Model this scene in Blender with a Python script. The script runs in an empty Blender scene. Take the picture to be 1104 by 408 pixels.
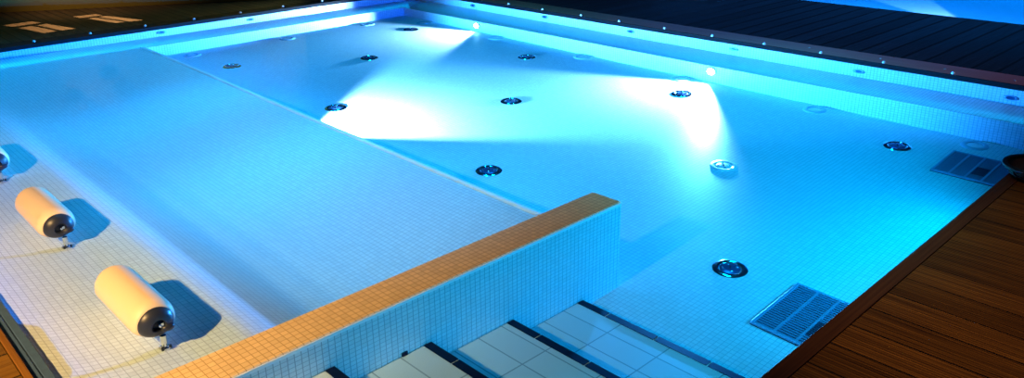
import bpy, bmesh, math, random
from mathutils import Vector, Matrix
random.seed(4)
scene = bpy.context.scene
COL = scene.collection
PI = math.pi

# ------------------------------------------------------------------ dimensions (metres; X to the far right wall, Y to the far left wall)
XL, XR = 0.41, 6.004          # pool length: near-left overflow edge, far right wall
YN, YF = 0.92, 7.956          # near-right deck edge, far left wall
WATER = -0.012
DECK = 0.04                   # near-right deck top
DFAR = 0.015                  # far decks, level with the overflow
PW0, PW1, PWX = 2.06, 2.227, 2.664   # partition wall: front face, back face, free end
LEDGE = 2.59                  # edge of the reclining lounge
P2X = 8.34                    # near side of the second pool
BX, BY = 5.62, 7.66           # bench fronts (right wall, far wall)


def lerp(a, b, t): return a + (b - a) * t


def floor_z(x, y):
    u = (x - 2.6) / 3.02; v = (y - .9) / 6.77
    return lerp(lerp(-.49, -.30, u), lerp(-.22, -.21, u), v)


PROFILE = [(.41, -.022), (.50, -.056), (.60, -.078), (.80, -.105), (1.02, -.115), (1.10, -.14), (1.38, -.28), (1.55, -.315),
           (1.75, -.315), (1.95, -.29), (2.15, -.25), (2.35, -.215), (2.52, -.19), (2.59, -.192)]


def lounge_z(x, y):
    for (x0, z0), (x1, z1) in zip(PROFILE, PROFILE[1:]):
        if x <= x1 + 1e-6:
            t = min(1, max(0, (x - x0) / (x1 - x0))); t = t * t * (3 - 2 * t) if False else t
            z = lerp(z0, z1, t); break
    else:
        z = PROFILE[-1][1]
    k = lerp(1.0, .56, min(1, max(0, (y - 2.3) / 5.3)))
    z *= k
    t = min(1, max(0, (y - 5.2) / (BY - 5.2))); t = t * t * (3 - 2 * t)
    return lerp(z, -.117 * lerp(.8, 1, min(1, max(0, (x - .4) / 3.))), t)


# ------------------------------------------------------------------ materials
def mat(name):
    m = bpy.data.materials.new(name); m.use_nodes = True
    nt = m.node_tree
    return m, nt, nt.nodes['Principled BSDF']


def N(nt, kind, **kw):
    n = nt.nodes.new(kind)
    for k, v in kw.items(): setattr(n, k, v)
    return n


def math_node(nt, op, a, b=None, c=None):
    n = N(nt, 'ShaderNodeMath', operation=op)
    for i, v in enumerate((a, b, c)):
        if v is None: continue
        if isinstance(v, (int, float)): n.inputs[i].default_value = v
        else: nt.links.new(v, n.inputs[i])
    return n.outputs[0]


def simple(name, col, rough=.5, metal=0., spec=.5, noise=0.):
    m, nt, b = mat(name)
    b.inputs['Base Color'].default_value = (*col, 1)
    b.inputs['Roughness'].default_value = rough
    b.inputs['Metallic'].default_value = metal
    b.inputs['Specular IOR Level'].default_value = spec
    if noise:
        tx = N(nt, 'ShaderNodeTexNoise'); tx.inputs['Scale'].default_value = 40
        tx.inputs['Detail'].default_value = 4
        geo = N(nt, 'ShaderNodeNewGeometry'); nt.links.new(geo.outputs['Position'], tx.inputs['Vector'])
        mp = N(nt, 'ShaderNodeMapRange'); nt.links.new(tx.outputs['Fac'], mp.inputs['Value'])
        mp.inputs['To Min'].default_value = 1 - noise; mp.inputs['To Max'].default_value = 1 + noise
        mx = N(nt, 'ShaderNodeMix', data_type='RGBA', blend_type='MULTIPLY'); mx.inputs['Factor'].default_value = 1
        mx.inputs['A'].default_value = (*col, 1); nt.links.new(mp.outputs['Result'], mx.inputs['B'])
        nt.links.new(mx.outputs['Result'], b.inputs['Base Color'])
    return m


def tiles(name, tile, grout, pitch=(.025, .025, .0125), width=(.0028, .0028, .0014), offset=(0, 0, 0),
          rough=.22, strength=1., var=.05, spec=.4):
    """square mosaic in world metres: joints along each axis, dropped on faces square to that axis"""
    m, nt, b = mat(name)
    geo = N(nt, 'ShaderNodeNewGeometry')
    sp = N(nt, 'ShaderNodeSeparateXYZ'); nt.links.new(geo.outputs['Position'], sp.inputs[0])
    sn = N(nt, 'ShaderNodeSeparateXYZ'); nt.links.new(geo.outputs['True Normal'], sn.inputs[0])
    total = None; cells = []
    for i in range(3):
        c = math_node(nt, 'DIVIDE', math_node(nt, 'SUBTRACT', sp.outputs[i], offset[i]), pitch[i])
        cells.append(math_node(nt, 'FLOOR', c))
        f = math_node(nt, 'FRACT', c)
        d = math_node(nt, 'ABSOLUTE', math_node(nt, 'SUBTRACT', f, .5))            # .5 on the joint
        line = math_node(nt, 'GREATER_THAN', d, .5 - width[i] / pitch[i] / 2)
        keep = math_node(nt, 'LESS_THAN', math_node(nt, 'ABSOLUTE', sn.outputs[i]), .7)
        line = math_node(nt, 'MULTIPLY', line, keep)
        total = line if total is None else math_node(nt, 'MAXIMUM', total, line)
    total = math_node(nt, 'MULTIPLY', total, strength)
    cv = N(nt, 'ShaderNodeCombineXYZ')
    for i in range(3): nt.links.new(cells[i], cv.inputs[i])
    wn = N(nt, 'ShaderNodeTexWhiteNoise', noise_dimensions='3D'); nt.links.new(cv.outputs[0], wn.inputs['Vector'])
    mr = N(nt, 'ShaderNodeMapRange'); nt.links.new(wn.outputs['Value'], mr.inputs['Value'])
    mr.inputs['To Min'].default_value = 1 - var; mr.inputs['To Max'].default_value = 1 + var
    mv = N(nt, 'ShaderNodeMix', data_type='RGBA', blend_type='MULTIPLY'); mv.inputs['Factor'].default_value = 1
    mv.inputs['A'].default_value = (*tile, 1); nt.links.new(mr.outputs['Result'], mv.inputs['B'])
    mx = N(nt, 'ShaderNodeMix', data_type='RGBA')
    nt.links.new(total, mx.inputs['Factor']); nt.links.new(mv.outputs['Result'], mx.inputs['A'])
    mx.inputs['B'].default_value = (*grout, 1)
    nt.links.new(mx.outputs['Result'], b.inputs['Base Color'])
    b.inputs['Roughness'].default_value = rough
    b.inputs['Specular IOR Level'].default_value = spec
    return m


def wood(name, col_a, col_b, along='X', rough=.35, groove=0., gap=.16, gap_off=0., spec=.5, gap_w=.006):
    """planks running along one axis; joints every `gap` across it, fine lengthwise grooves"""
    m, nt, b = mat(name)
    geo = N(nt, 'ShaderNodeNewGeometry')
    sp = N(nt, 'ShaderNodeSeparateXYZ'); nt.links.new(geo.outputs['Position'], sp.inputs[0])
    l, c = (0, 1) if along == 'X' else (1, 0)
    comb = N(nt, 'ShaderNodeCombineXYZ')
    nt.links.new(math_node(nt, 'MULTIPLY', sp.outputs[l], 1.2), comb.inputs[0])
    nt.links.new(math_node(nt, 'MULTIPLY', sp.outputs[c], 60.), comb.inputs[1])
    tx = N(nt, 'ShaderNodeTexNoise'); tx.inputs['Scale'].default_value = 1.6; tx.inputs['Detail'].default_value = 5
    tx.inputs['Roughness'].default_value = .6
    nt.links.new(comb.outputs[0], tx.inputs['Vector'])
    ramp = N(nt, 'ShaderNodeValToRGB'); nt.links.new(tx.outputs['Fac'], ramp.inputs['Fac'])
    ramp.color_ramp.elements[0].position = .32; ramp.color_ramp.elements[0].color = (*col_a, 1)
    ramp.color_ramp.elements[1].position = .68; ramp.color_ramp.elements[1].color = (*col_b, 1)
    cc = math_node(nt, 'DIVIDE', math_node(nt, 'SUBTRACT', sp.outputs[c], gap_off), gap)
    cell = math_node(nt, 'FLOOR', cc)
    wn = N(nt, 'ShaderNodeTexWhiteNoise', noise_dimensions='1D'); nt.links.new(cell, wn.inputs['W'])
    mr = N(nt, 'ShaderNodeMapRange'); nt.links.new(wn.outputs['Value'], mr.inputs['Value'])
    mr.inputs['To Min'].default_value = .75; mr.inputs['To Max'].default_value = 1.25
    mv = N(nt, 'ShaderNodeMix', data_type='RGBA', blend_type='MULTIPLY'); mv.inputs['Factor'].default_value = 1
    nt.links.new(ramp.outputs['Color'], mv.inputs['A']); nt.links.new(mr.outputs['Result'], mv.inputs['B'])
    d = math_node(nt, 'ABSOLUTE', math_node(nt, 'SUBTRACT', math_node(nt, 'FRACT', cc), .5))
    line = math_node(nt, 'GREATER_THAN', d, .5 - gap_w / gap / 2)
    mx = N(nt, 'ShaderNodeMix', data_type='RGBA'); nt.links.new(line, mx.inputs['Factor'])
    nt.links.new(mv.outputs['Result'], mx.inputs['A']); mx.inputs['B'].default_value = (.004, .003, .003, 1)
    nt.links.new(mx.outputs['Result'], b.inputs['Base Color'])
    b.inputs['Roughness'].default_value = rough
    b.inputs['Specular IOR Level'].default_value = spec
    # height: grain, grooves, joints
    h = math_node(nt, 'MULTIPLY', tx.outputs['Fac'], .4)
    if groove:
        g = math_node(nt, 'SINE', math_node(nt, 'MULTIPLY', sp.outputs[c], 2 * PI / groove))
        h = math_node(nt, 'ADD', h, math_node(nt, 'MULTIPLY', g, .8))
        gr = math_node(nt, 'MULTIPLY_ADD', g, .25, .8)
        m2 = N(nt, 'ShaderNodeMix', data_type='RGBA', blend_type='MULTIPLY'); m2.inputs['Factor'].default_value = 1
        nt.links.new(mx.outputs['Result'], m2.inputs['A']); nt.links.new(gr, m2.inputs['B'])
        nt.links.new(m2.outputs['Result'], b.inputs['Base Color'])
    h = math_node(nt, 'SUBTRACT', h, math_node(nt, 'MULTIPLY', line, 2.))
    bp = N(nt, 'ShaderNodeBump'); bp.inputs['Strength'].default_value = .5; bp.inputs['Distance'].default_value = .002
    nt.links.new(h, bp.inputs['Height']); nt.links.new(bp.outputs['Normal'], b.inputs['Normal'])
    return m


def water_mat(name, ior=1.33, grazing=.14, tint=(.97, 1., 1.), density=.95):
    m = bpy.data.materials.new(name); m.use_nodes = True
    nt = m.node_tree; nt.nodes.clear()
    out = N(nt, 'ShaderNodeOutputMaterial')
    tr = N(nt, 'ShaderNodeBsdfTransparent'); tr.inputs['Color'].default_value = (*tint, 1)
    gl = N(nt, 'ShaderNodeBsdfGlossy'); gl.inputs['Roughness'].default_value = .02
    geo = N(nt, 'ShaderNodeNewGeometry')
    dt = N(nt, 'ShaderNodeVectorMath', operation='DOT_PRODUCT')
    nt.links.new(geo.outputs['Incoming'], dt.inputs[0]); nt.links.new(geo.outputs['True Normal'], dt.inputs[1])
    f0 = ((ior - 1) / (ior + 1)) ** 2                       # Schlick reflectance, the same from above and below
    om = math_node(nt, 'SUBTRACT', 1., math_node(nt, 'ABSOLUTE', dt.outputs['Value']))
    frv = math_node(nt, 'MULTIPLY_ADD', math_node(nt, 'POWER', om, 5.), grazing, f0)
    tx = N(nt, 'ShaderNodeTexNoise'); tx.inputs['Scale'].default_value = 7; tx.inputs['Detail'].default_value = 2
    nt.links.new(geo.outputs['Position'], tx.inputs['Vector'])
    bp = N(nt, 'ShaderNodeBump'); bp.inputs['Strength'].default_value = .12; bp.inputs['Distance'].default_value = .01
    nt.links.new(tx.outputs['Fac'], bp.inputs['Height']); nt.links.new(bp.outputs['Normal'], gl.inputs['Normal'])
    mx = N(nt, 'ShaderNodeMixShader')
    nt.links.new(frv, mx.inputs[0]); nt.links.new(tr.outputs[0], mx.inputs[1]); nt.links.new(gl.outputs[0], mx.inputs[2])
    nt.links.new(mx.outputs[0], out.inputs['Surface'])
    va = N(nt, 'ShaderNodeVolumeAbsorption'); va.inputs['Color'].default_value = (0, .72, .98, 1); va.inputs['Density'].default_value = density
    nt.links.new(va.outputs[0], out.inputs['Volume'])
    return m


def emit(name, col, s):
    m, nt, b = mat(name)
    b.inputs['Base Color'].default_value = (.8, .8, .8, 1)
    b.inputs['Emission Color'].default_value = (*col, 1); b.inputs['Emission Strength'].default_value = s
    return m


M = dict(
    mosaic=tiles('white_mosaic', (.80, .82, .82), (.54, .56, .57), rough=.55, spec=.25),
    mosaic_wall=tiles('white_mosaic_wall', (.80, .82, .82), (.46, .47, .48), pitch=(.025, .025, .0165), width=(.0034, .0034, .002)),
    coping=tiles('sand_mosaic', (.88, .66, .40), (.58, .38, .18), offset=(PWX, PW0 - .008, 0), width=(.003, .003, .002), var=.08, rough=.4),
    step=tiles('white_step_tile', (.80, .80, .80), (.42, .44, .45), pitch=(.125, .25, .25), offset=(.03, PW0, 0), width=(.006, .006, .006), var=.03, rough=.3),
    nosing=simple('navy_tile', (.004, .006, .03), .45, spec=.15),
    grout=simple('pale_grout', (.9, .92, .92), .5),
    gutter=simple('wet_grey_stone', (.05, .095, .19), .35, noise=.25, spec=.3),
    dark=simple('dark_gap', (.004, .004, .006), .6),
    fascia=simple('black_fascia', (.006, .006, .009), .7, spec=.15),
    deck_right=wood('grooved_brown_decking', (.08, .030, .008), (.36, .15, .03), 'Y', .5, groove=.012, gap=.145, spec=.12),
    deck_left=wood('orange_brown_decking', (.10, .045, .008), (.21, .10, .016), 'X', .4, spec=.2, gap=.16, gap_off=2.505),
    deck_far=wood('wet_dark_decking', (.014, .014, .016), (.045, .045, .05), 'X', .22, gap=.164, gap_off=2.085, gap_w=.022),
    deck_back=wood('dark_decking_back', (.02, .011, .008), (.065, .04, .026), 'Y', .6, gap=.09, gap_off=.04, gap_w=.014, spec=.1),
    edge_board=wood('red_brown_board', (.34, .11, .08), (.50, .17, .13), 'Y', .5, gap=3, gap_off=-1),
    edge_board_x=wood('red_brown_board_along', (.08, .03, .014), (.15, .06, .025), 'X', .5, gap=3, gap_off=-1, spec=.15),
    edge_orange=wood('orange_edge_board', (.14, .055, .010), (.22, .095, .018), 'Y', .35, spec=.2, gap=3, gap_off=-1),
    plaster=simple('brown_plaster', (.22, .15, .02), .8, noise=.15),
    chrome=simple('chrome', (.75, .78, .8), .12, 1.),
    stud_steel=simple('pale_stud_steel', (.8, .82, .85), .3, .25),
    steel=simple('dull_steel', (.25, .42, .6), .4, .5),
    blue_steel=simple('dark_blue_plate', (.03, .12, .28), .3, .6),
    slat=simple('grate_slat', (.12, .25, .38), .45, .2),
    pit=simple('grate_pit', (.008, .02, .05), .7),
    hatch=simple('grate_hatch', (.02, .05, .09), .5, .3),
    plastic=simple('white_plastic', (.85, .87, .88), .3),
    grey_plastic=simple('grey_blue_plastic', (.36, .5, .58), .35),
    vinyl=simple('cream_vinyl', (.88, .67, .48), .45),
    navy=simple('navy_vinyl', (.020, .027, .055), .38),
    black=simple('black_wire', (.008, .007, .007), .4),
    straw=simple('brown_mesh', (.11, .055, .035), .7, noise=.4),
    lamp=emit('lamp_lens', (.75, .95, 1.), 60.),
    water=water_mat('pool_water'),
)


# ------------------------------------------------------------------ mesh helpers
def link(name, bm, m, parent=None, smooth=False, bevel=0., angle=None):
    bmesh.ops.recalc_face_normals(bm, faces=bm.faces)
    me = bpy.data.meshes.new(name); bm.to_mesh(me); bm.free()
    me.materials.append(m)
    if smooth:
        me.polygons.foreach_set('use_smooth', [True] * len(me.polygons))
        if angle: me.set_sharp_from_angle(angle=math.radians(angle))
    o = bpy.data.objects.new(name, me); COL.objects.link(o)
    if bevel:
        bv = o.modifiers.new('bevel', 'BEVEL'); bv.width = bevel; bv.segments = 2; bv.limit_method = 'ANGLE'
    if parent: o.parent = parent
    return o


def box(bm, x0, x1, y0, y1, z0, z1, rot=None, at=None):
    vs = [bm.verts.new((x, y, z)) for x in (x0, x1) for y in (y0, y1) for z in (z0, z1)]
    for f in ((0, 1, 3, 2), (4, 6, 7, 5), (0, 4, 5, 1), (2, 3, 7, 6), (0, 2, 6, 4), (1, 5, 7, 3)):
        bm.faces.new([vs[i] for i in f])
    if rot is not None: bmesh.ops.rotate(bm, verts=vs, cent=at or (0, 0, 0), matrix=rot)
    return vs


def lathe(bm, prof, seg=32, axis='Z', sx=1., sy=1., center=(0, 0, 0)):
    """revolve (r, h) profile; axis Z/Y/X"""
    rings = []
    for r, h in prof:
        ring = []
        if r < 1e-6:
            pts = [(0, 0)]
        else:
            pts = [(r * math.cos(2 * PI * k / seg) * sx, r * math.sin(2 * PI * k / seg) * sy) for k in range(seg)]
        for a, b_ in pts:
            co = {'Z': (a, b_, h), 'Y': (a, h, b_), 'X': (h, a, b_)}[axis]
            ring.append(bm.verts.new((co[0] + center[0], co[1] + center[1], co[2] + center[2])))
        rings.append(ring)
    for a, b_ in zip(rings, rings[1:]):
        n = max(len(a), len(b_))
        for k in range(n):
            k2 = (k + 1) % n
            vs = [a[k % len(a)], a[k2 % len(a)], b_[k2 % len(b_)], b_[k % len(b_)]]
            u = []
            for v in vs:
                if v not in u: u.append(v)
            if len(u) > 2: bm.faces.new(u)
    return rings


def tube(bm, pts, r, seg=8, closed=False):
    pts = [Vector(p) for p in pts]; rings = []; n = len(pts)
    for i, p in enumerate(pts):
        a = pts[(i - 1) % n] if closed or i else p
        c = pts[(i + 1) % n] if closed or i < n - 1 else p
        t = (c - a).normalized()
        up = Vector((0, 0, 1)) if abs(t.z) < .9 else Vector((1, 0, 0))
        s = t.cross(up).normalized(); q = s.cross(t)
        rings.append([bm.verts.new(p + (s * math.cos(2 * PI * k / seg) + q * math.sin(2 * PI * k / seg)) * r) for k in range(seg)])
    rng = range(n if closed else n - 1)
    for i in rng:
        A, B = rings[i], rings[(i + 1) % n]
        for k in range(seg): bm.faces.new((A[k], A[(k + 1) % seg], B[(k + 1) % seg], B[k]))
    if not closed:
        bm.faces.new(rings[0]); bm.faces.new(rings[-1])


def heightfield(bm, xs, ys, zf, base):
    """solid with a curved top zf(x, y), straight sides and a flat base"""
    top = [[bm.verts.new((x, y, zf(x, y))) for y in ys] for x in xs]
    bot = [[bm.verts.new((x, y, base)) for y in ys] for x in xs]
    nx, ny = len(xs), len(ys)
    for i in range(nx - 1):
        for j in range(ny - 1):
            bm.faces.new((top[i][j], top[i + 1][j], top[i + 1][j + 1], top[i][j + 1]))
            bm.faces.new((bot[i][j], bot[i][j + 1], bot[i + 1][j + 1], bot[i + 1][j]))
    for i in range(nx - 1):
        for j in (0, ny - 1): bm.faces.new((top[i][j], bot[i][j], bot[i + 1][j], top[i + 1][j]))
    for j in range(ny - 1):
        for i in (0, nx - 1): bm.faces.new((top[i][j], top[i][j + 1], bot[i][j + 1], bot[i][j]))


def frange(a, b, n): return [a + (b - a) * i / n for i in range(n + 1)]


def struct(name, bm, m, label=None, parent=None, **kw):
    o = link(name, bm, m, parent, **kw)
    if parent is None:
        o['kind'] = 'structure'
        if label: o['label'] = label
    return o


def tag(o, label, cat, group=None):
    o['label'] = label; o['category'] = cat
    if group: o['group'] = group
    return o


def thing(name, label, cat, loc=(0, 0, 0), group=None):
    o = bpy.data.objects.new(name, None); o.empty_display_size = .05; COL.objects.link(o)
    o.location = loc
    return tag(o, label, cat, group)


def dup(root, loc, label, rotz=None):
    r = root.copy(); COL.objects.link(r); r.location = loc; r['label'] = label
    if rotz is not None: r.rotation_euler = (0, 0, rotz)
    for ch in list(root.children):
        c = ch.copy(); COL.objects.link(c); c.parent = r
        for g in ch.children:
            d = g.copy(); COL.objects.link(d); d.parent = c
    return r


# ------------------------------------------------------------------ the basin
bm = bmesh.new(); heightfield(bm, frange(XL, XR, 24), frange(YN - .06, YF, 28), floor_z, -.75)
struct('floor', bm, M['mosaic'], 'white mosaic pool floor under blue lit water', smooth=False)

bm = bmesh.new(); box(bm, XL, XR, YF, YF + .2, -.75, -.02)
struct('wall_back', bm, M['mosaic_wall'], 'white mosaic pool wall along the far left deck')
bm = bmesh.new(); box(bm, XR, XR + .2, YN - .06, YF + .2, -.75, -.02)
struct('wall_right', bm, M['mosaic_wall'], 'white mosaic pool wall along the far right deck')
bm = bmesh.new(); box(bm, XL - .05, XR, YN - .25, YN - .06, -.75, -.02)
struct('wall_front', bm, M['mosaic_wall'], 'pool wall hidden below the near brown deck')
bm = bmesh.new(); box(bm, XL - .2, XL - .0, YN - .06, YF + .2, -.75, -.03)
struct('wall_left', bm, M['mosaic_wall'], 'pool wall below the near left overflow edge')

# bench seats round the two far walls
bm = bmesh.new(); heightfield(bm, frange(XL, XR, 10), frange(BY, YF, 4),
                              lambda x, y: lerp(-.117, -.09, (y - BY) / (YF - BY)) * lerp(.8, 1, min(1, max(0, (x - .4) / 3.))), -.7)
o = struct('bench_back', bm, M['mosaic_wall'], 'tiled bench seat along the far left pool wall', bevel=.006)
bm = bmesh.new(); heightfield(bm, frange(BX, XR, 4), frange(YN - .06, BY, 16),
                              lambda x, y: lerp(lerp(-.137, -.117, (y - YN) / 6.7), lerp(-.122, -.09, (y - YN) / 6.7), (x - BX) / (XR - BX)), -.7)
o = struct('bench_right', bm, M['mosaic_wall'], 'tiled bench seat along the far right pool wall', bevel=.006)

# reclining lounge ledge
xs = sorted(set(frange(XL, LEDGE - .05, 60) + [LEDGE - .012, LEDGE]))
bm = bmesh.new()
def lz(x, y):
    z = lounge_z(x, y)
    if x > LEDGE - .001: z -= .008
    return z
heightfield(bm, xs, frange(PW1, BY, 12), lz, -.72)
struct('lounge_ledge', bm, M['mosaic'], 'wide white mosaic lounge ledge with a reclined bed shape', smooth=True, angle=30)
# rounded edge strip along the ledge
bm = bmesh.new()
tube(bm, [(LEDGE + .002, y, lounge_z(LEDGE, y) + .001) for y in frange(PW1, BY, 16)], .015, 10)
struct('trim_1', bm, M['grout'], 'pale rounded edge strip of the lounge ledge', smooth=True)

# partition wall between lounge and steps
bm = bmesh.new(); box(bm, XL - .3, PWX, PW0, PW1, -.72, -.014)
pw = struct('partition_wall', bm, M['mosaic_wall'], 'low tiled partition wall with orange lit coping between lounge and steps')
bm = bmesh.new(); box(bm, XL - .3, PWX, PW0, PW1, -.014, 0)
cp = link('coping', bm, M['coping'], pw, bevel=.004)
cp['label'] = 'sand coloured mosaic coping lit orange'
bm = bmesh.new(); box(bm, XL - .3, PWX + .002, PW0 - .003, PW0 + .003, -.019, -.005)
e = link('edge_strip', bm, M['grout'], pw, bevel=.002); e['label'] = 'pale grout line along the coping front edge'

# ------------------------------------------------------------------ steps
st = thing('pool_steps', 'white tiled steps with navy nosings leading down beside the partition wall', 'steps', (1.9, 1.5, -.5))
TREADS = [(XL + .004, .71, -.045), (.71, 1.135, -.132), (1.135, 1.545, -.226), (1.545, 1.97, -.316), (1.97, 2.405, -.405)]
for i, (x0, x1, z) in enumerate(TREADS):
    bm = bmesh.new(); box(bm, x0 - 1.9, x1 - .034 - 1.9, YN - .055 - 1.5, PW0 - .004 - 1.5, -.74 + .5, z + .5)
    t = link('tread', bm, M['step'], st)
    t['label'] = 'white tiled step'
    # nosing: a row of navy tiles with pale joints
    ys = [PW0 - .002, 1.897, 1.64, 1.385, 1.13, YN - .055]
    for y1, y0 in zip(ys, ys[1:]):
        bm = bmesh.new(); box(bm, x1 - .034 - 1.9, x1 + .002 - 1.9, y0 + .004 - 1.5, y1 - .003 - 1.5, z - .012 + .5, z + .503)
        n = link('nosing', bm, M['nosing'], t); n['label'] = 'navy nosing tile'
    bm = bmesh.new(); box(bm, x1 - .034 - 1.9, x1 - .001 - 1.9, YN - .055 - 1.5, PW0 - .004 - 1.5, -.74 + .5, z - .0 + .5)
    r = link('riser', bm, M['step'], t)
bm = bmesh.new(); box(bm, -.012, .012, -.006, .002, -.006, .012)
tag(link('marker_tile', bm, M['nosing'], bevel=.001), 'tiny black tile set at the foot of the partition wall above a step', 'tile').location = (1.425, PW0 - .001, -.2235)

# ------------------------------------------------------------------ overflow gutter and decks
bm = bmesh.new(); box(bm, .358, .380, -.6, YF + .2, -.06, -.004)
struct('overflow_channel', bm, M['gutter'], 'wet grey stone strip next to the near left deck', bevel=.003)
bm = bmesh.new(); box(bm, .383, XL, -.6, YF + .2, -.06, -.006)
struct('overflow_lip', bm, M['gutter'], 'wet grey stone lip bordering the tiled lounge', bevel=.003)

bm = bmesh.new(); box(bm, -3.2, .331, -3.2, 9.0, -.1, .012)
struct('deck_left', bm, M['deck_left'], 'orange lit wood deck at the lower left')
bm = bmesh.new(); box(bm, .334, .356, -.6, YF + .2, -.1, .012)
struct('deck_edge_left', bm, M['edge_orange'], 'orange lit edge board beside the grey gutter', bevel=.003)
bm = bmesh.new(); box(bm, .353, 12., -3.2, .853, -.1, DECK)
struct('deck_front', bm, M['deck_right'], 'dark brown grooved wood deck at the lower right')
bm = bmesh.new(); box(bm, .353, 6.4, .857, .913, -.1, DECK)
struct('deck_edge_front', bm, M['edge_board_x'], 'dark brown edge board of the near right deck', bevel=.001)
bm = bmesh.new(); box(bm, XR + .004, XR + .016, .915, YF + .1, -.0195, DFAR - .001)
struct('deck_fascia_right', bm, M['fascia'], 'black fascia strip under the far right edge board')
bm = bmesh.new(); box(bm, XL - .06, XR + .004, YF + .004, YF + .02, -.0195, DFAR - .001)
struct('deck_fascia_back', bm, M['fascia'], 'black fascia strip under the far left edge board')
bm = bmesh.new(); box(bm, XR + .017, 6.285, .915, YF + .2, -.0195, DFAR)
struct('deck_edge_right', bm, M['edge_board'], 'red brown edge board along the far right pool side', bevel=.001)
bm = bmesh.new(); box(bm, 6.289, P2X, .915, 12., -.1, DFAR)
struct('deck_right', bm, M['deck_far'], 'wet dark plank deck between the two pools')
bm = bmesh.new(); box(bm, -3.2, XR + .016, YF + .021, YF + .2, -.0195, DFAR)
struct('deck_edge_back', bm, M['fascia'], 'black edge board along the far left pool side', bevel=.004)
bm = bmesh.new(); box(bm, -3.2, 6.285, YF + .204, 12.5, -.1, DFAR)
struct('deck_back', bm, M['deck_back'], 'dark wood deck at the upper left with patches of warm light')

# building wall with window openings (the openings are above the picture)
A = Vector((2.008, 10.11, 0)); B = Vector((4.35, 8.71, 0))
ud = (B - A).normalized(); nd = Vector((-ud.y, ud.x, 0)); 
if nd.y < 0: nd = -nd
LAMP = A + ud * .75 + nd * 2.2 + Vector((0, 0, 3.4))
def on_wall(x, y):
    p = Vector((x * 1.0178, y * 1.0178, DFAR)); d = LAMP - p
    t = (A - p).dot(nd) / d.dot(nd)
    q = p + d * t
    return (q - A).dot(ud), q.z
OPEN = ([(1.78, 9.04), (2.06, 9.07), (2.11, 8.88), (1.82, 8.86)], [(1.845, 8.77), (1.985, 8.785), (2.08, 8.28), (1.945, 8.265)],
        [(2.01, 8.79), (2.12, 8.805), (2.245, 8.28), (2.10, 8.28)],
        [(2.42, 9.05), (2.645, 9.02), (2.69, 8.87), (2.45, 8.87)], [(2.48, 8.785), (2.575, 8.80), (2.70, 8.28), (2.60, 8.29)],
        [(2.595, 8.80), (2.69, 8.83), (2.87, 8.24), (2.72, 8.27)])
from mathutils.geometry import delaunay_2d_cdt, intersect_point_quad_2d
pts2 = [Vector(p) for p in ((-3.5, -.05), (3.2, -.05), (3.2, 3.6), (-3.5, 3.6))]
polys = [[0, 1, 2, 3]]; quads = []
for quad in OPEN:
    q = [Vector(on_wall(*p)) for p in quad]; quads.append(q)
    polys.append(list(range(len(pts2), len(pts2) + 4))); pts2 += q
edges = [(p[i], p[(i + 1) % 4]) for p in polys for i in range(4)]
cv, ce, cf, *_r = delaunay_2d_cdt(pts2, edges, [], 0, 1e-5)
bm = bmesh.new(); layers = []
for k in (0, .02):
    layers.append([bm.verts.new(tuple(A + ud * p.x + nd * k + Vector((0, 0, p.y)))) for p in cv])
kept = []
for f in cf:
    c = sum((cv[i] for i in f), Vector((0, 0))) / len(f)
    if any(intersect_point_quad_2d(c, *q) for q in quads): continue
    kept.append(f)
count = {}
for f in kept:
    for i in range(len(f)):
        key = tuple(sorted((f[i], f[(i + 1) % len(f)]))); count[key] = count.get(key, 0) + 1
    bm.faces.new([layers[0][i] for i in f]); bm.faces.new([layers[1][i] for i in reversed(f)])
for (i, j), n in count.items():
    if n == 1: bm.faces.new((layers[0][i], layers[0][j], layers[1][j], layers[1][i]))
struct('wall_far', bm, M['plaster'], 'brown building wall at the top left corner beyond the deck')

# ------------------------------------------------------------------ second pool
P2 = (P2X, 12.5, .4, 7.5)
bm = bmesh.new(); box(bm, P2[0] - .0, P2[1], P2[2], P2[3], -.75, -.13)
struct('second_pool_floor', bm, M['mosaic'], 'tiled floor of the second pool at the upper right')
bm = bmesh.new()
box(bm, P2[0] - .0, P2[0] + .05, P2[2], P2[3], -.13, .0)
box(bm, P2[1] - .05, P2[1], P2[2], P2[3], -.13, .0)
box(bm, P2[0] + .05, P2[1] - .05, P2[2], P2[2] + .05, -.13, .0)
box(bm, P2[0] + .05, P2[1] - .05, P2[3] - .05, P2[3], -.13, .0)
struct('second_pool_wall', bm, M['mosaic_wall'], 'tiled rim of the second pool at the upper right')
# water of the main pool: one closed body of clear water, its sides and bottom inside the shell, the partition wall left out
def water_body(name, outline, top, bottom):
    bm = bmesh.new()
    t = [bm.verts.new((x, y, top)) for x, y in outline]; l = [bm.verts.new((x, y, bottom)) for x, y in outline]
    bm.faces.new(t); bm.faces.new(l)
    n = len(t)
    for i in range(n): bm.faces.new((t[i], t[(i + 1) % n], l[(i + 1) % n], l[i]))
    o = link(name, bm, M['water']); o['kind'] = 'stuff'
    return o
E_ = .002
tag(water_body('pool_water', [(XL - E_, YN - .06 - E_), (XR + E_, YN - .06 - E_), (XR + E_, YF + E_), (XL - E_, YF + E_),
                              (XL - E_, PW1 - E_), (PWX - E_, PW1 - E_), (PWX - E_, PW0 + E_), (XL - E_, PW0 + E_)], WATER, -.76),
    'clear bright blue water filling the tiled pool', 'water')

tag(water_body('second_pool_water', [(P2[0] + .048, P2[2] + .048), (P2[1] - .048, P2[2] + .048), (P2[1] - .048, P2[3] - .048), (P2[0] + .048, P2[3] - .048)], -.02, -.14),
    'deep blue water of the second pool at the upper right', 'water')

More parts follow.
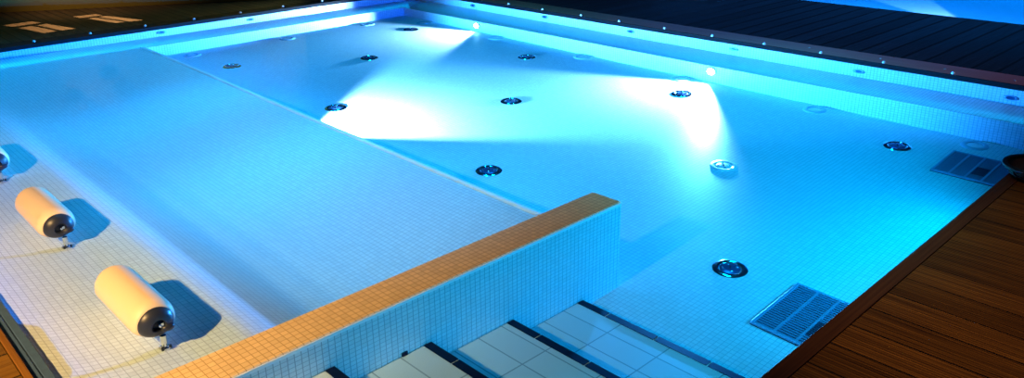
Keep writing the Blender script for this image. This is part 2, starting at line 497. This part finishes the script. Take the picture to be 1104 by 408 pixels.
# ------------------------------------------------------------------ headrest pillows
def pillow(label, y):
    L = .475; R = .077
    root = thing('headrest_pillow', label, 'pillow', (.745, y, lounge_z(.745, y)), 'headrest pillows along the lounge')
    zc = .004 - lounge_z(.745, 2.5)
    prof = []
    for k in range(9):                                 # cap end
        a = k / 8 * PI / 2; prof.append((.055 + (R - .055) * math.sin(a), .022 + .05 * (1 - math.cos(a))))
    prof += [(R, .2), (R, L - .09)]
    for k in range(1, 11):
        a = k / 10 * PI / 2; prof.append((R * math.cos(a) if k < 10 else 0, L - .09 + .075 * math.sin(a)))
    prof = [(0, .024), (.04, .022)] + prof
    bm = bmesh.new(); lathe(bm, prof, 48, 'Y', center=(0, 0, zc))
    for v in bm.verts:
        if v.co.z < zc: v.co.z = zc + (v.co.z - zc) * .72
    link('cushion', bm, M['vinyl'], root, smooth=True, angle=50)
    bm = bmesh.new()
    lathe(bm, [(.0, .012), (.020, .012), (.021, -.002), (.026, -.006), (.040, -.001), (.049, .006), (.056, .014), (.0615, .024), (.062, .032)], 40, 'Y', center=(0, 0, zc - .002))
    for v in bm.verts:
        if v.co.z < zc: v.co.z = zc + (v.co.z - zc) * .78
    cap = link('end_cap', bm, M['navy'], root, smooth=True, angle=50); cap['label'] = 'dark navy end cap'
    bm = bmesh.new(); lathe(bm, [(0, -.004), (.006, -.003), (.007, .0), (.007, .013), (0, .013)], 6, 'Y', center=(.004, 0, zc - .002))
    box(bm, .006, .016, -.003, .003, zc - .005, zc + .006)
    link('bolt', bm, M['chrome'], cap, smooth=False)
    bm = bmesh.new(); lathe(bm, [(0, -.016), (.012, -.013), (.017, -.006), (.018, .008), (0, .008)], 20, 'Y', sx=1.3, sy=.75, center=(.028, 0, zc - .016))
    link('lug', bm, M['navy'], cap, smooth=True, angle=60)
    bm = bmesh.new()
    h = zc - .05
    tube(bm, [(.012, .015, -.0), (.012, .016, h)], .0105, 14)
    lathe(bm, [(0, 0), (.02, 0), (.02, .006), (.012, .01), (0, .01)], 20, 'Z', center=(.012, .015, 0))
    stand = link('stand', bm, M['chrome'], root, smooth=True, angle=40); stand['label'] = 'chrome stand post'
    bm = bmesh.new()
    for s in (-1, 1): lathe(bm, [(0, .0), (.005, 0), (.005, .010), (0, .012)], 8, 'Z', center=(.012 + s * .013, .001, .003))
    link('foot_bolt', bm, M['black'], stand, smooth=True, angle=40)
    return root
p0 = pillow('cream roll pillow nearest the orange partition wall', 2.50)
dup(p0, (.745, 3.565, lounge_z(.745, 3.565)), 'cream roll pillow in the middle of the row of three')
dup(p0, (.745, 4.64, lounge_z(.745, 4.64)), 'cream roll pillow cut off by the left picture edge')

# ------------------------------------------------------------------ floor jets
def slope_rot(x, y):
    e = .05
    n = Vector((-(floor_z(x + e, y) - floor_z(x - e, y)) / (2 * e), -(floor_z(x, y + e) - floor_z(x, y - e)) / (2 * e), 1)).normalized()
    return Vector((0, 0, 1)).rotation_difference(n).to_euler()


def floor_jet(label, x, y, rim, plate, group='round floor jets'):
    root = thing('floor_jet', label, 'pool jet', (x, y, floor_z(x, y)), group)
    root.rotation_euler = slope_rot(x, y)
    bm = bmesh.new(); lathe(bm, [(.054, .002), (.056, .006), (.064, .008), (.078, .006), (.085, .001), (.085, -.004), (.05, -.004), (.054, .002)], 40)
    link('flange', bm, rim, root, smooth=True, angle=50)
    bm = bmesh.new(); lathe(bm, [(0, .006), (.012, .0062), (.045, .006), (.050, .003), (.050, -.003), (0, -.003)], 36)
    pl = link('face_plate', bm, plate, root, smooth=True, angle=40)
    for k in range(4):
        a = PI / 4 + k * PI / 2
        bm = bmesh.new(); lathe(bm, [(.0062, .004), (.006, .009), (.003, .0105), (0, .011)], 10, center=(.034 * math.cos(a), .034 * math.sin(a), 0))
        link('screw', bm, M['chrome'], pl, smooth=True)
    bm = bmesh.new(); box(bm, -.014, .014, -.003, .003, .004, .0095, Matrix.Rotation(.6, 3, 'Z'))
    link('slot', bm, M['chrome'], pl)
    return root
JETS = [  # x, y, label
    (3.166, 1.769, 'dark round floor jet nearest the big drain grate'),
    (3.142, 3.481, 'dark round floor jet past the partition wall end, close to the ledge edge'),
    (3.125, 5.214, 'dark round floor jet inside the white light patch beside the ledge'),
    (3.091, 6.89, 'dark round floor jet at the far left end beside the ledge corner'),
    (4.178, 4.348, 'dark round floor jet alone in the middle of the pool floor'),
    (4.159, 6.258, 'dark round floor jet in the far left, just short of the far lamp beam'),
    (5.19, 6.96, 'dark round floor jet at the top edge of the far lamp beam'),
    (5.20, 5.192, 'dark round floor jet between the two bright pool lamps'),
    (5.212, 3.47, 'round floor jet in the white glare in front of the nearer pool lamp'),
    (5.199, 1.797, 'dark round floor jet just left of the far drain grate'),
]
fj = floor_jet(JETS[0][2], JETS[0][0], JETS[0][1], M['chrome'], M['blue_steel'])
for x, y, lb in JETS[1:]:
    r = dup(fj, (x, y, floor_z(x, y)), lb); r.rotation_euler = slope_rot(x, y)
floor_jet('white round floor jet with a dark groove, right of the floor centre', 4.199, 2.456, M['plastic'], M['plastic']).scale = (1, 1, .6)

def floor_inlet(label, x, y):
    root = thing('floor_inlet', label, 'pool inlet', (x, y, floor_z(x, y)), 'ring inlets along the benches')
    root.rotation_euler = slope_rot(x, y)
    bm = bmesh.new(); lathe(bm, [(.050, .0), (.052, .007), (.07, .009), (.082, .003), (.084, -.003), (.05, -.003), (.05, 0)], 36)
    link('ring', bm, M['grey_plastic'], root, smooth=True, angle=50)
    bm = bmesh.new(); lathe(bm, [(0, .004), (.040, .004), (.044, .001), (.044, -.003), (0, -.003)], 30)
    link('lid', bm, M['plastic'], root, smooth=True, angle=40)
    bm = bmesh.new(); lathe(bm, [(0, .010), (.004, .009), (.006, .004)], 10, center=(.066, -.02, 0))
    link('screw', bm, M['chrome'], root, smooth=True)
    return root
INL = [(2.993, 7.517, 'ring inlet on the floor by the far bench, nearest the lounge ledge corner'),
       (4.008, 7.513, 'ring inlet on the floor by the far bench, second from the ledge corner'),
       (5.014, 7.53, 'ring inlet on the floor by the far bench, third from the ledge corner'),
       (5.50, 7.131, 'ring inlet on the floor in the far pool corner beyond the far lamp'),
       (5.54, 5.979, 'ring inlet on the floor just right of the far lamp glare'),
       (5.54, 4.801, 'ring inlet on the floor halfway between the two lamps'),
       (5.54, 3.704, 'ring inlet on the floor in the glare of the nearer lamp'),
       (5.511, 2.517, 'ring inlet on the floor right of the nearer lamp'),
       (5.509, 1.438, 'ring inlet on the floor above the far drain grate')]
fi = floor_inlet(INL[0][2], *INL[0][:2])
for x, y, lb in INL[1:]:
    r = dup(fi, (x, y, floor_z(x, y)), lb); r.rotation_euler = slope_rot(x, y)

# ------------------------------------------------------------------ wall jets in the upper band
def wall_jet(label, loc, rz):
    root = thing('wall_jet', label, 'wall jet', loc, 'oval jets in the upper wall band')
    root.rotation_euler = (0, 0, rz)
    bm = bmesh.new(); lathe(bm, [(.026, .004), (.03, .010), (.04, .010), (.048, .001), (.026, .001), (.026, .004)], 28, 'X', sy=.36)
    link('flange', bm, M['steel'], root, smooth=True, angle=50)
    bm = bmesh.new(); lathe(bm, [(0, .005), (.022, .006), (.025, .001), (0, .001)], 24, 'X', sy=.36)
    n = link('nozzle', bm, M['blue_steel'], root, smooth=True, angle=50)
    return root
WJ = [((2.903, YF, -.049), 'back'), ((3.842, YF, -.050), 'back'), ((4.793, YF, -.046), 'back'),
      ((XR, 6.853, -.053), 'right'), ((XR, 5.725, -.048), 'right'), ((XR, 4.607, -.052), 'right'),
      ((XR, 3.51, -.058), 'right'), ((XR, 2.437, -.070), 'right'), ((XR, 1.408, -.076), 'right')]
WL = ['oval wall jet on the far left wall, nearest the lounge corner', 'oval wall jet on the far left wall, middle of three',
      'oval wall jet on the far left wall, closest to the pool corner', 'oval wall jet on the far right wall, closest to the pool corner',
      'oval wall jet on the far right wall, second from the corner', 'oval wall jet on the far right wall, third from the corner',
      'oval wall jet on the far right wall, just past the nearer lamp', 'oval wall jet on the far right wall, second from the right picture edge',
      'oval wall jet on the far right wall, nearest the right picture edge']
w0 = None
for (loc, side), lb in zip(WJ, WL):
    rz = PI if side == 'right' else -PI / 2
    if w0 is None: w0 = wall_jet(lb, loc, rz)
    else: dup(w0, loc, lb, rz)

# ------------------------------------------------------------------ drain grates
def grate(label, x0, x1, y0, y1):
    cx, cy = (x0 + x1) / 2, (y0 + y1) / 2; hx, hy = (x1 - x0) / 2, (y1 - y0) / 2
    root = thing('drain_grate', label, 'drain grate', (cx, cy, floor_z(cx, cy)), 'drain grates in the pool floor')
    root.rotation_euler = slope_rot(cx, cy)
    bm = bmesh.new(); box(bm, -hx, hx, -hy, hy, -.004, .003)
    link('pit', bm, M['pit'], root)
    t = .014
    bm = bmesh.new()
    box(bm, -hx, hx, -hy, -hy + t, .003, .014); box(bm, -hx, hx, hy - t, hy, .003, .014)
    box(bm, -hx, -hx + t, -hy + t, hy - t, .003, .014); box(bm, hx - t, hx, -hy + t, hy - t, .003, .014)
    link('frame', bm, M['steel'], root, bevel=.003)
    n = 4; pw_ = (2 * hy - 2 * t) / n
    for i in range(n):
        ya, yb = hy - t - pw_ * (i + 1), hy - t - pw_ * i
        bm = bmesh.new()
        m = int((2 * hx - 2 * t) / .017)
        for k in range(m):
            xa = -hx + t + (2 * hx - 2 * t) * (k + .25) / m
            box(bm, xa, xa + .010, ya + .012, yb - .0, .003, .009)
        pn = link('slat_panel', bm, M['slat'], root)
        bm = bmesh.new(); box(bm, -hx + t, hx - t, ya, ya + .012, .003, .012)
        link('crossbar', bm, M['steel'], root)
        if i == 2:
            bm = bmesh.new(); box(bm, -hx + .09, -hx + .21, ya + .012, yb, .008, .0115)
            for k in range(8): box(bm, -hx + .095 + k * .014, -hx + .102 + k * .014, ya + .018, yb - .006, .0115, .014)
            link('hatch', bm, M['hatch'], root)
    return root
grate('big blue steel drain grate at the edge of the near deck', 2.832, 3.257, 1.04, 1.466)
grate('blue steel drain grate at the far end of the near deck', 4.94, 5.325, 1.115, 1.50)

# ------------------------------------------------------------------ pool lamps
def pool_lamp(label, loc, rz):
    root = thing('pool_lamp', label, 'lamp', loc, 'underwater lamps on the bench front')
    root.rotation_euler = (0, 0, rz)
    bm = bmesh.new(); lathe(bm, [(.034, .004), (.036, .012), (.046, .012), (.050, .002), (.034, .002), (.034, .004)], 28, 'X', sy=.72)
    link('bezel', bm, M['chrome'], root, smooth=True, angle=50)
    bm = bmesh.new(); lathe(bm, [(0, .012), (.02, .011), (.034, .006), (.034, .002), (0, .002)], 28, 'X', sy=.72)
    link('lens', bm, M['lamp'], root, smooth=True, angle=50)
LAMPS = [((BX, 6.36, -.165), PI, 'bright underwater lamp near the far pool corner'),
         ((BX, 3.47, -.175), PI, 'bright underwater lamp nearer to the camera on the right bench front')]
for loc, rz, lb in LAMPS: pool_lamp(lb, loc, rz)

# ------------------------------------------------------------------ chrome studs on the deck edge
ORD = ['first', 'second', 'third', 'fourth', 'fifth', 'sixth', 'seventh', 'eighth', 'ninth', 'tenth']
def stud(label, loc):
    bm = bmesh.new(); lathe(bm, [(.0135, 0), (.0135, .005), (.011, .012), (.006, .016), (0, .017)], 16)
    o = link('edge_stud', bm, M['stud_steel'], smooth=True, angle=50); o.location = loc
    return tag(o, label, 'stud', 'chrome studs on the deck edge')
for i, x in enumerate([1.807, 2.285, 2.791, 3.281, 3.784, 4.282, 4.773]):
    stud(f'{ORD[i]} small chrome stud from the left on the far left deck edge', (x, 8.045, DFAR))
for i, y in enumerate([6.303, 5.79, 5.258, 4.775, 4.248, 3.747, 3.25, 2.764, 2.276, 1.797]):
    stud(f'{ORD[i]} small chrome stud from the pool corner on the far right deck edge', (6.036, y, DFAR))
for i, (x, y) in enumerate([(6.155, 2.918), (6.155, 2.351), (6.135, 1.884), (6.11, 1.431)]):
    bm = bmesh.new(); lathe(bm, [(.009, 0), (.009, .003), (.005, .006), (0, .007)], 12)
    o = link('deck_screw', bm, M['stud_steel'], smooth=True); o.location = (x, y, DFAR)
    tag(o, f'{ORD[i]} tiny screw from the left on the red brown edge board', 'screw', 'screws on the edge board')

# ------------------------------------------------------------------ wire basket at the right picture edge
wb = thing('wire_basket', 'black rimmed wire basket on the deck at the right picture edge', 'basket', (4.12, .79, DECK)); wb.scale = (1, 1, .8)
def ring(r, z, n=32, e=1.): return [(r * math.cos(2 * PI * k / n), r * e * math.sin(2 * PI * k / n), z) for k in range(n)]
bm = bmesh.new(); tube(bm, ring(.145, .085), .012, 10, True); link('rim', bm, M['black'], wb, smooth=True)
bm = bmesh.new(); lathe(bm, [(0, .004), (.07, .004), (.10, .02), (.13, .055), (.140, .08), (.136, .08), (.126, .055), (.097, .023), (.07, .008), (0, .008)], 32)
link('bowl', bm, M['straw'], wb, smooth=True)
bm = bmesh.new()
for k in range(10):
    a = 2 * PI * k / 10
    tube(bm, [(r * math.cos(a), r * math.sin(a), z) for r, z in ((.06, .004), (.102, .018), (.133, .054), (.145, .085))], .004, 6)
tube(bm, ring(.122, .04), .004, 6, True)
link('wires', bm, M['black'], wb, smooth=True)

# ------------------------------------------------------------------ lights
def light(name, kind, loc, col, power, aim=None, **kw):
    d = bpy.data.lights.new(name, kind); d.color = col; d.energy = power
    for k, v in kw.items(): setattr(d, k, v)
    o = bpy.data.objects.new(name, d); COL.objects.link(o); o.location = loc
    if aim is not None:
        o.rotation_euler = (Vector(aim) - Vector(loc)).to_track_quat('-Z', 'Z').to_euler()
    return o


def falloff(o, mode='Linear', strength=1., smooth=0.):
    d = o.data; d.use_nodes = True; nt = d.node_tree
    em = nt.nodes['Emission']; lf = nt.nodes.new('ShaderNodeLightFalloff')
    lf.inputs['Strength'].default_value = strength; lf.inputs['Smooth'].default_value = smooth
    nt.links.new(lf.outputs[mode], em.inputs['Strength'])


WARM = (1., .60, .22)
light('terrace_lamp', 'SPOT', (-1.5, 2.0, 2.0), WARM, 820, (.2, 3.0, 0), spot_size=1.36, spot_blend=1., shadow_soft_size=.05)
light('near_deck_fill', 'SPOT', (1.5, 2.2, 3.2), (1., .6, .22), 175, (3.1, -.25, 0), spot_size=.84, spot_blend=.8, shadow_soft_size=.08)  # added warm fill, out of view, to brighten the near right deck
light('edge_board_fill', 'SPOT', (6.7, -1.2, 2.4), (1., .5, .25), 60, (6.1, 2.1, 0), spot_size=.5, spot_blend=1., shadow_soft_size=.08)  # added warm spot that reddens the far right edge board
BEAM = (1., .60, .64)
for loc, aim, k in (((BX - .03, 6.36, -.18), (4.5, 6.75, -.16), .95), ((BX - .03, 3.47, -.195), (4.4, 3.75, -.185), 1.1), ((LEDGE + .03, 4.85, -.22), (3.8, 4.72, -.19), 1.6)):
    o = light('pool_spot', 'SPOT', loc, BEAM, 3000 * k, aim, spot_size=1.95 if k < 1.5 else 1.62, spot_blend=.35, shadow_soft_size=.02)
    falloff(o, 'Quadratic', 1., .6)
BLUE = (.0, .50, 1.)
def strip(loc, aim, length, rotz, power, col=None):
    o = light('fill_strip', 'AREA', loc, col or BLUE, power, None, shape='RECTANGLE', size=length, size_y=.02)  # added blue fill strip along a pool wall, no fitted lamp there
    o.data.spread = math.radians(115)
    d = (Vector(aim) - Vector(loc)).normalized()
    x = Vector((math.cos(rotz), math.sin(rotz), 0)); z = -d; y = z.cross(x)
    o.rotation_euler = Matrix((x, y, z)).transposed().to_euler()
    return o
strip(((XL + XR) / 2, YF - .02, -.022), ((XL + XR) / 2, YF - 1, -.05), XR - XL - .2, 0, 2)
strip((XR - .02, (YN + YF) / 2, -.022), (XR - 1, (YN + YF) / 2, -.05), YF - YN - .2, PI / 2, 2)
strip((3.6, YN + .0, -.08), (3.6, YN + 1, -.4), 1.8, 0, 11, (.0, .60, .95))
strip((1.62, YN + .01, -.03), (1.62, YN + 1, -.3), 1.7, 0, 3.6, (.0, .76, 1.))
for x, y, e, sz, g in ((2.15, 3.6, 1500, 31, .43), (2.05, 4.9, 1250, 33, .43), (1.7, 6.7, 1150, 44, .43), (4.5, 2.9, 1250, 42, .58), (4.4, 5.8, 700, 50, .54), (3.1, 1.55, 430, 20, .68)):
    light('blue_pool_fill', 'SPOT', (x + .4, y + .6, 5.2), (.0, g, 1.), e, (x, y, 0), spot_size=math.radians(sz), spot_blend=.8, shadow_soft_size=.35)  # added overhead blue fill for the lounge and the pool floor
o = light('near_wall_fill', 'SPOT', (4.3, YN - .03, -.2), (.0, .60, .9), 50, (4.0, 4, -.16), spot_size=2.8, spot_blend=1., shadow_soft_size=.03); falloff(o, 'Constant')  # added blue fill concealed below the near deck
light('far_deck_fill', 'SPOT', (8.6, 4.4, 7.0), (.03, .26, 1.), 2000, (7.5, 3.4, 0), spot_size=.75, spot_blend=.9, shadow_soft_size=.4)  # added overhead spot that tints the plank deck blue
# second pool: two added blue fill strips, its own spot, an added overhead fill
strip((P2[0] + .07, 4., -.04), (P2[0] + 1, 4., -.08), 6.6, PI / 2, 60, (.0, .34, 1.))
strip((P2[1] - .07, 4., -.04), (P2[1] - 1, 4., -.3), 6.6, PI / 2, 25, (.0, .34, 1.))
o = light('second_pool_spot', 'SPOT', (P2[0] + .1, 2.35, -.07), (1., .8, .8), 1100, (9.6, 3.35, -.11), spot_size=.36, spot_blend=.4, shadow_soft_size=.02); falloff(o)
light('second_pool_fill', 'SPOT', (11.5, 2.5, 5.5), (.0, .28, 1.), 1700, (10.5, 2.4, 0), spot_size=1.15, spot_blend=.7, shadow_soft_size=.3)  # added blue fill from above for the second pool
# light inside the building shining out of its windows
light('window_light', 'SPOT', LAMP, (1., .50, .17), 3200, (2.3, 8.6, 0), spot_size=.7, spot_blend=.2, shadow_soft_size=.015)

q = A + ud * .6 - nd * .5
light('wall_base_fill', 'SPOT', (q.x, q.y, 1.5), (1., .66, .26), 90, tuple(A + ud * .9 + Vector((0, 0, .1))), spot_size=1.3, spot_blend=1., shadow_soft_size=.1)  # added warm spot to lift the base of the building wall

# ------------------------------------------------------------------ sky
w = bpy.data.worlds.new('night_sky'); scene.world = w; w.use_nodes = True
bg = w.node_tree.nodes['Background']; bg.inputs['Color'].default_value = (.02, .10, .32, 1); bg.inputs['Strength'].default_value = .10

# ------------------------------------------------------------------ camera
cam = bpy.data.cameras.new('camera'); co = bpy.data.objects.new('camera', cam); COL.objects.link(co)
ppx, ppy, f, roll, pitch, yaw, H = 543.785, 170.180, 859.966, .0161964, .352165, .815309, 1.443482
fwd = Vector((math.cos(yaw) * math.cos(pitch), math.sin(yaw) * math.cos(pitch), -math.sin(pitch)))
right = Vector((math.sin(yaw), -math.cos(yaw), 0)); down = fwd.cross(right)
r2 = right * math.cos(roll) + down * math.sin(roll); d2 = down * math.cos(roll) - right * math.sin(roll)
co.matrix_world = Matrix(((r2.x, -d2.x, -fwd.x, 0), (r2.y, -d2.y, -fwd.y, 0), (r2.z, -d2.z, -fwd.z, H), (0, 0, 0, 1)))
cam.sensor_fit = 'HORIZONTAL'; cam.sensor_width = 36; cam.lens = f / 1104 * 36
cam.shift_x = (552 - ppx) / 1104; cam.shift_y = (ppy - 204) / 1104
cam.clip_start = .05; cam.clip_end = 100
scene.camera = co

scene.view_settings.view_transform = 'Standard'
scene.view_settings.look = 'None'
scene.view_settings.gamma = 1; scene.view_settings.exposure = 0
scene.view_settings.use_curve_mapping = False
scene.cycles.use_denoising = True
scene.cycles.max_bounces = 8; scene.cycles.diffuse_bounces = 5; scene.cycles.transparent_max_bounces = 16
scene.cycles.caustics_reflective = False; scene.cycles.caustics_refractive = False
scene.cycles.sample_clamp_indirect = 6
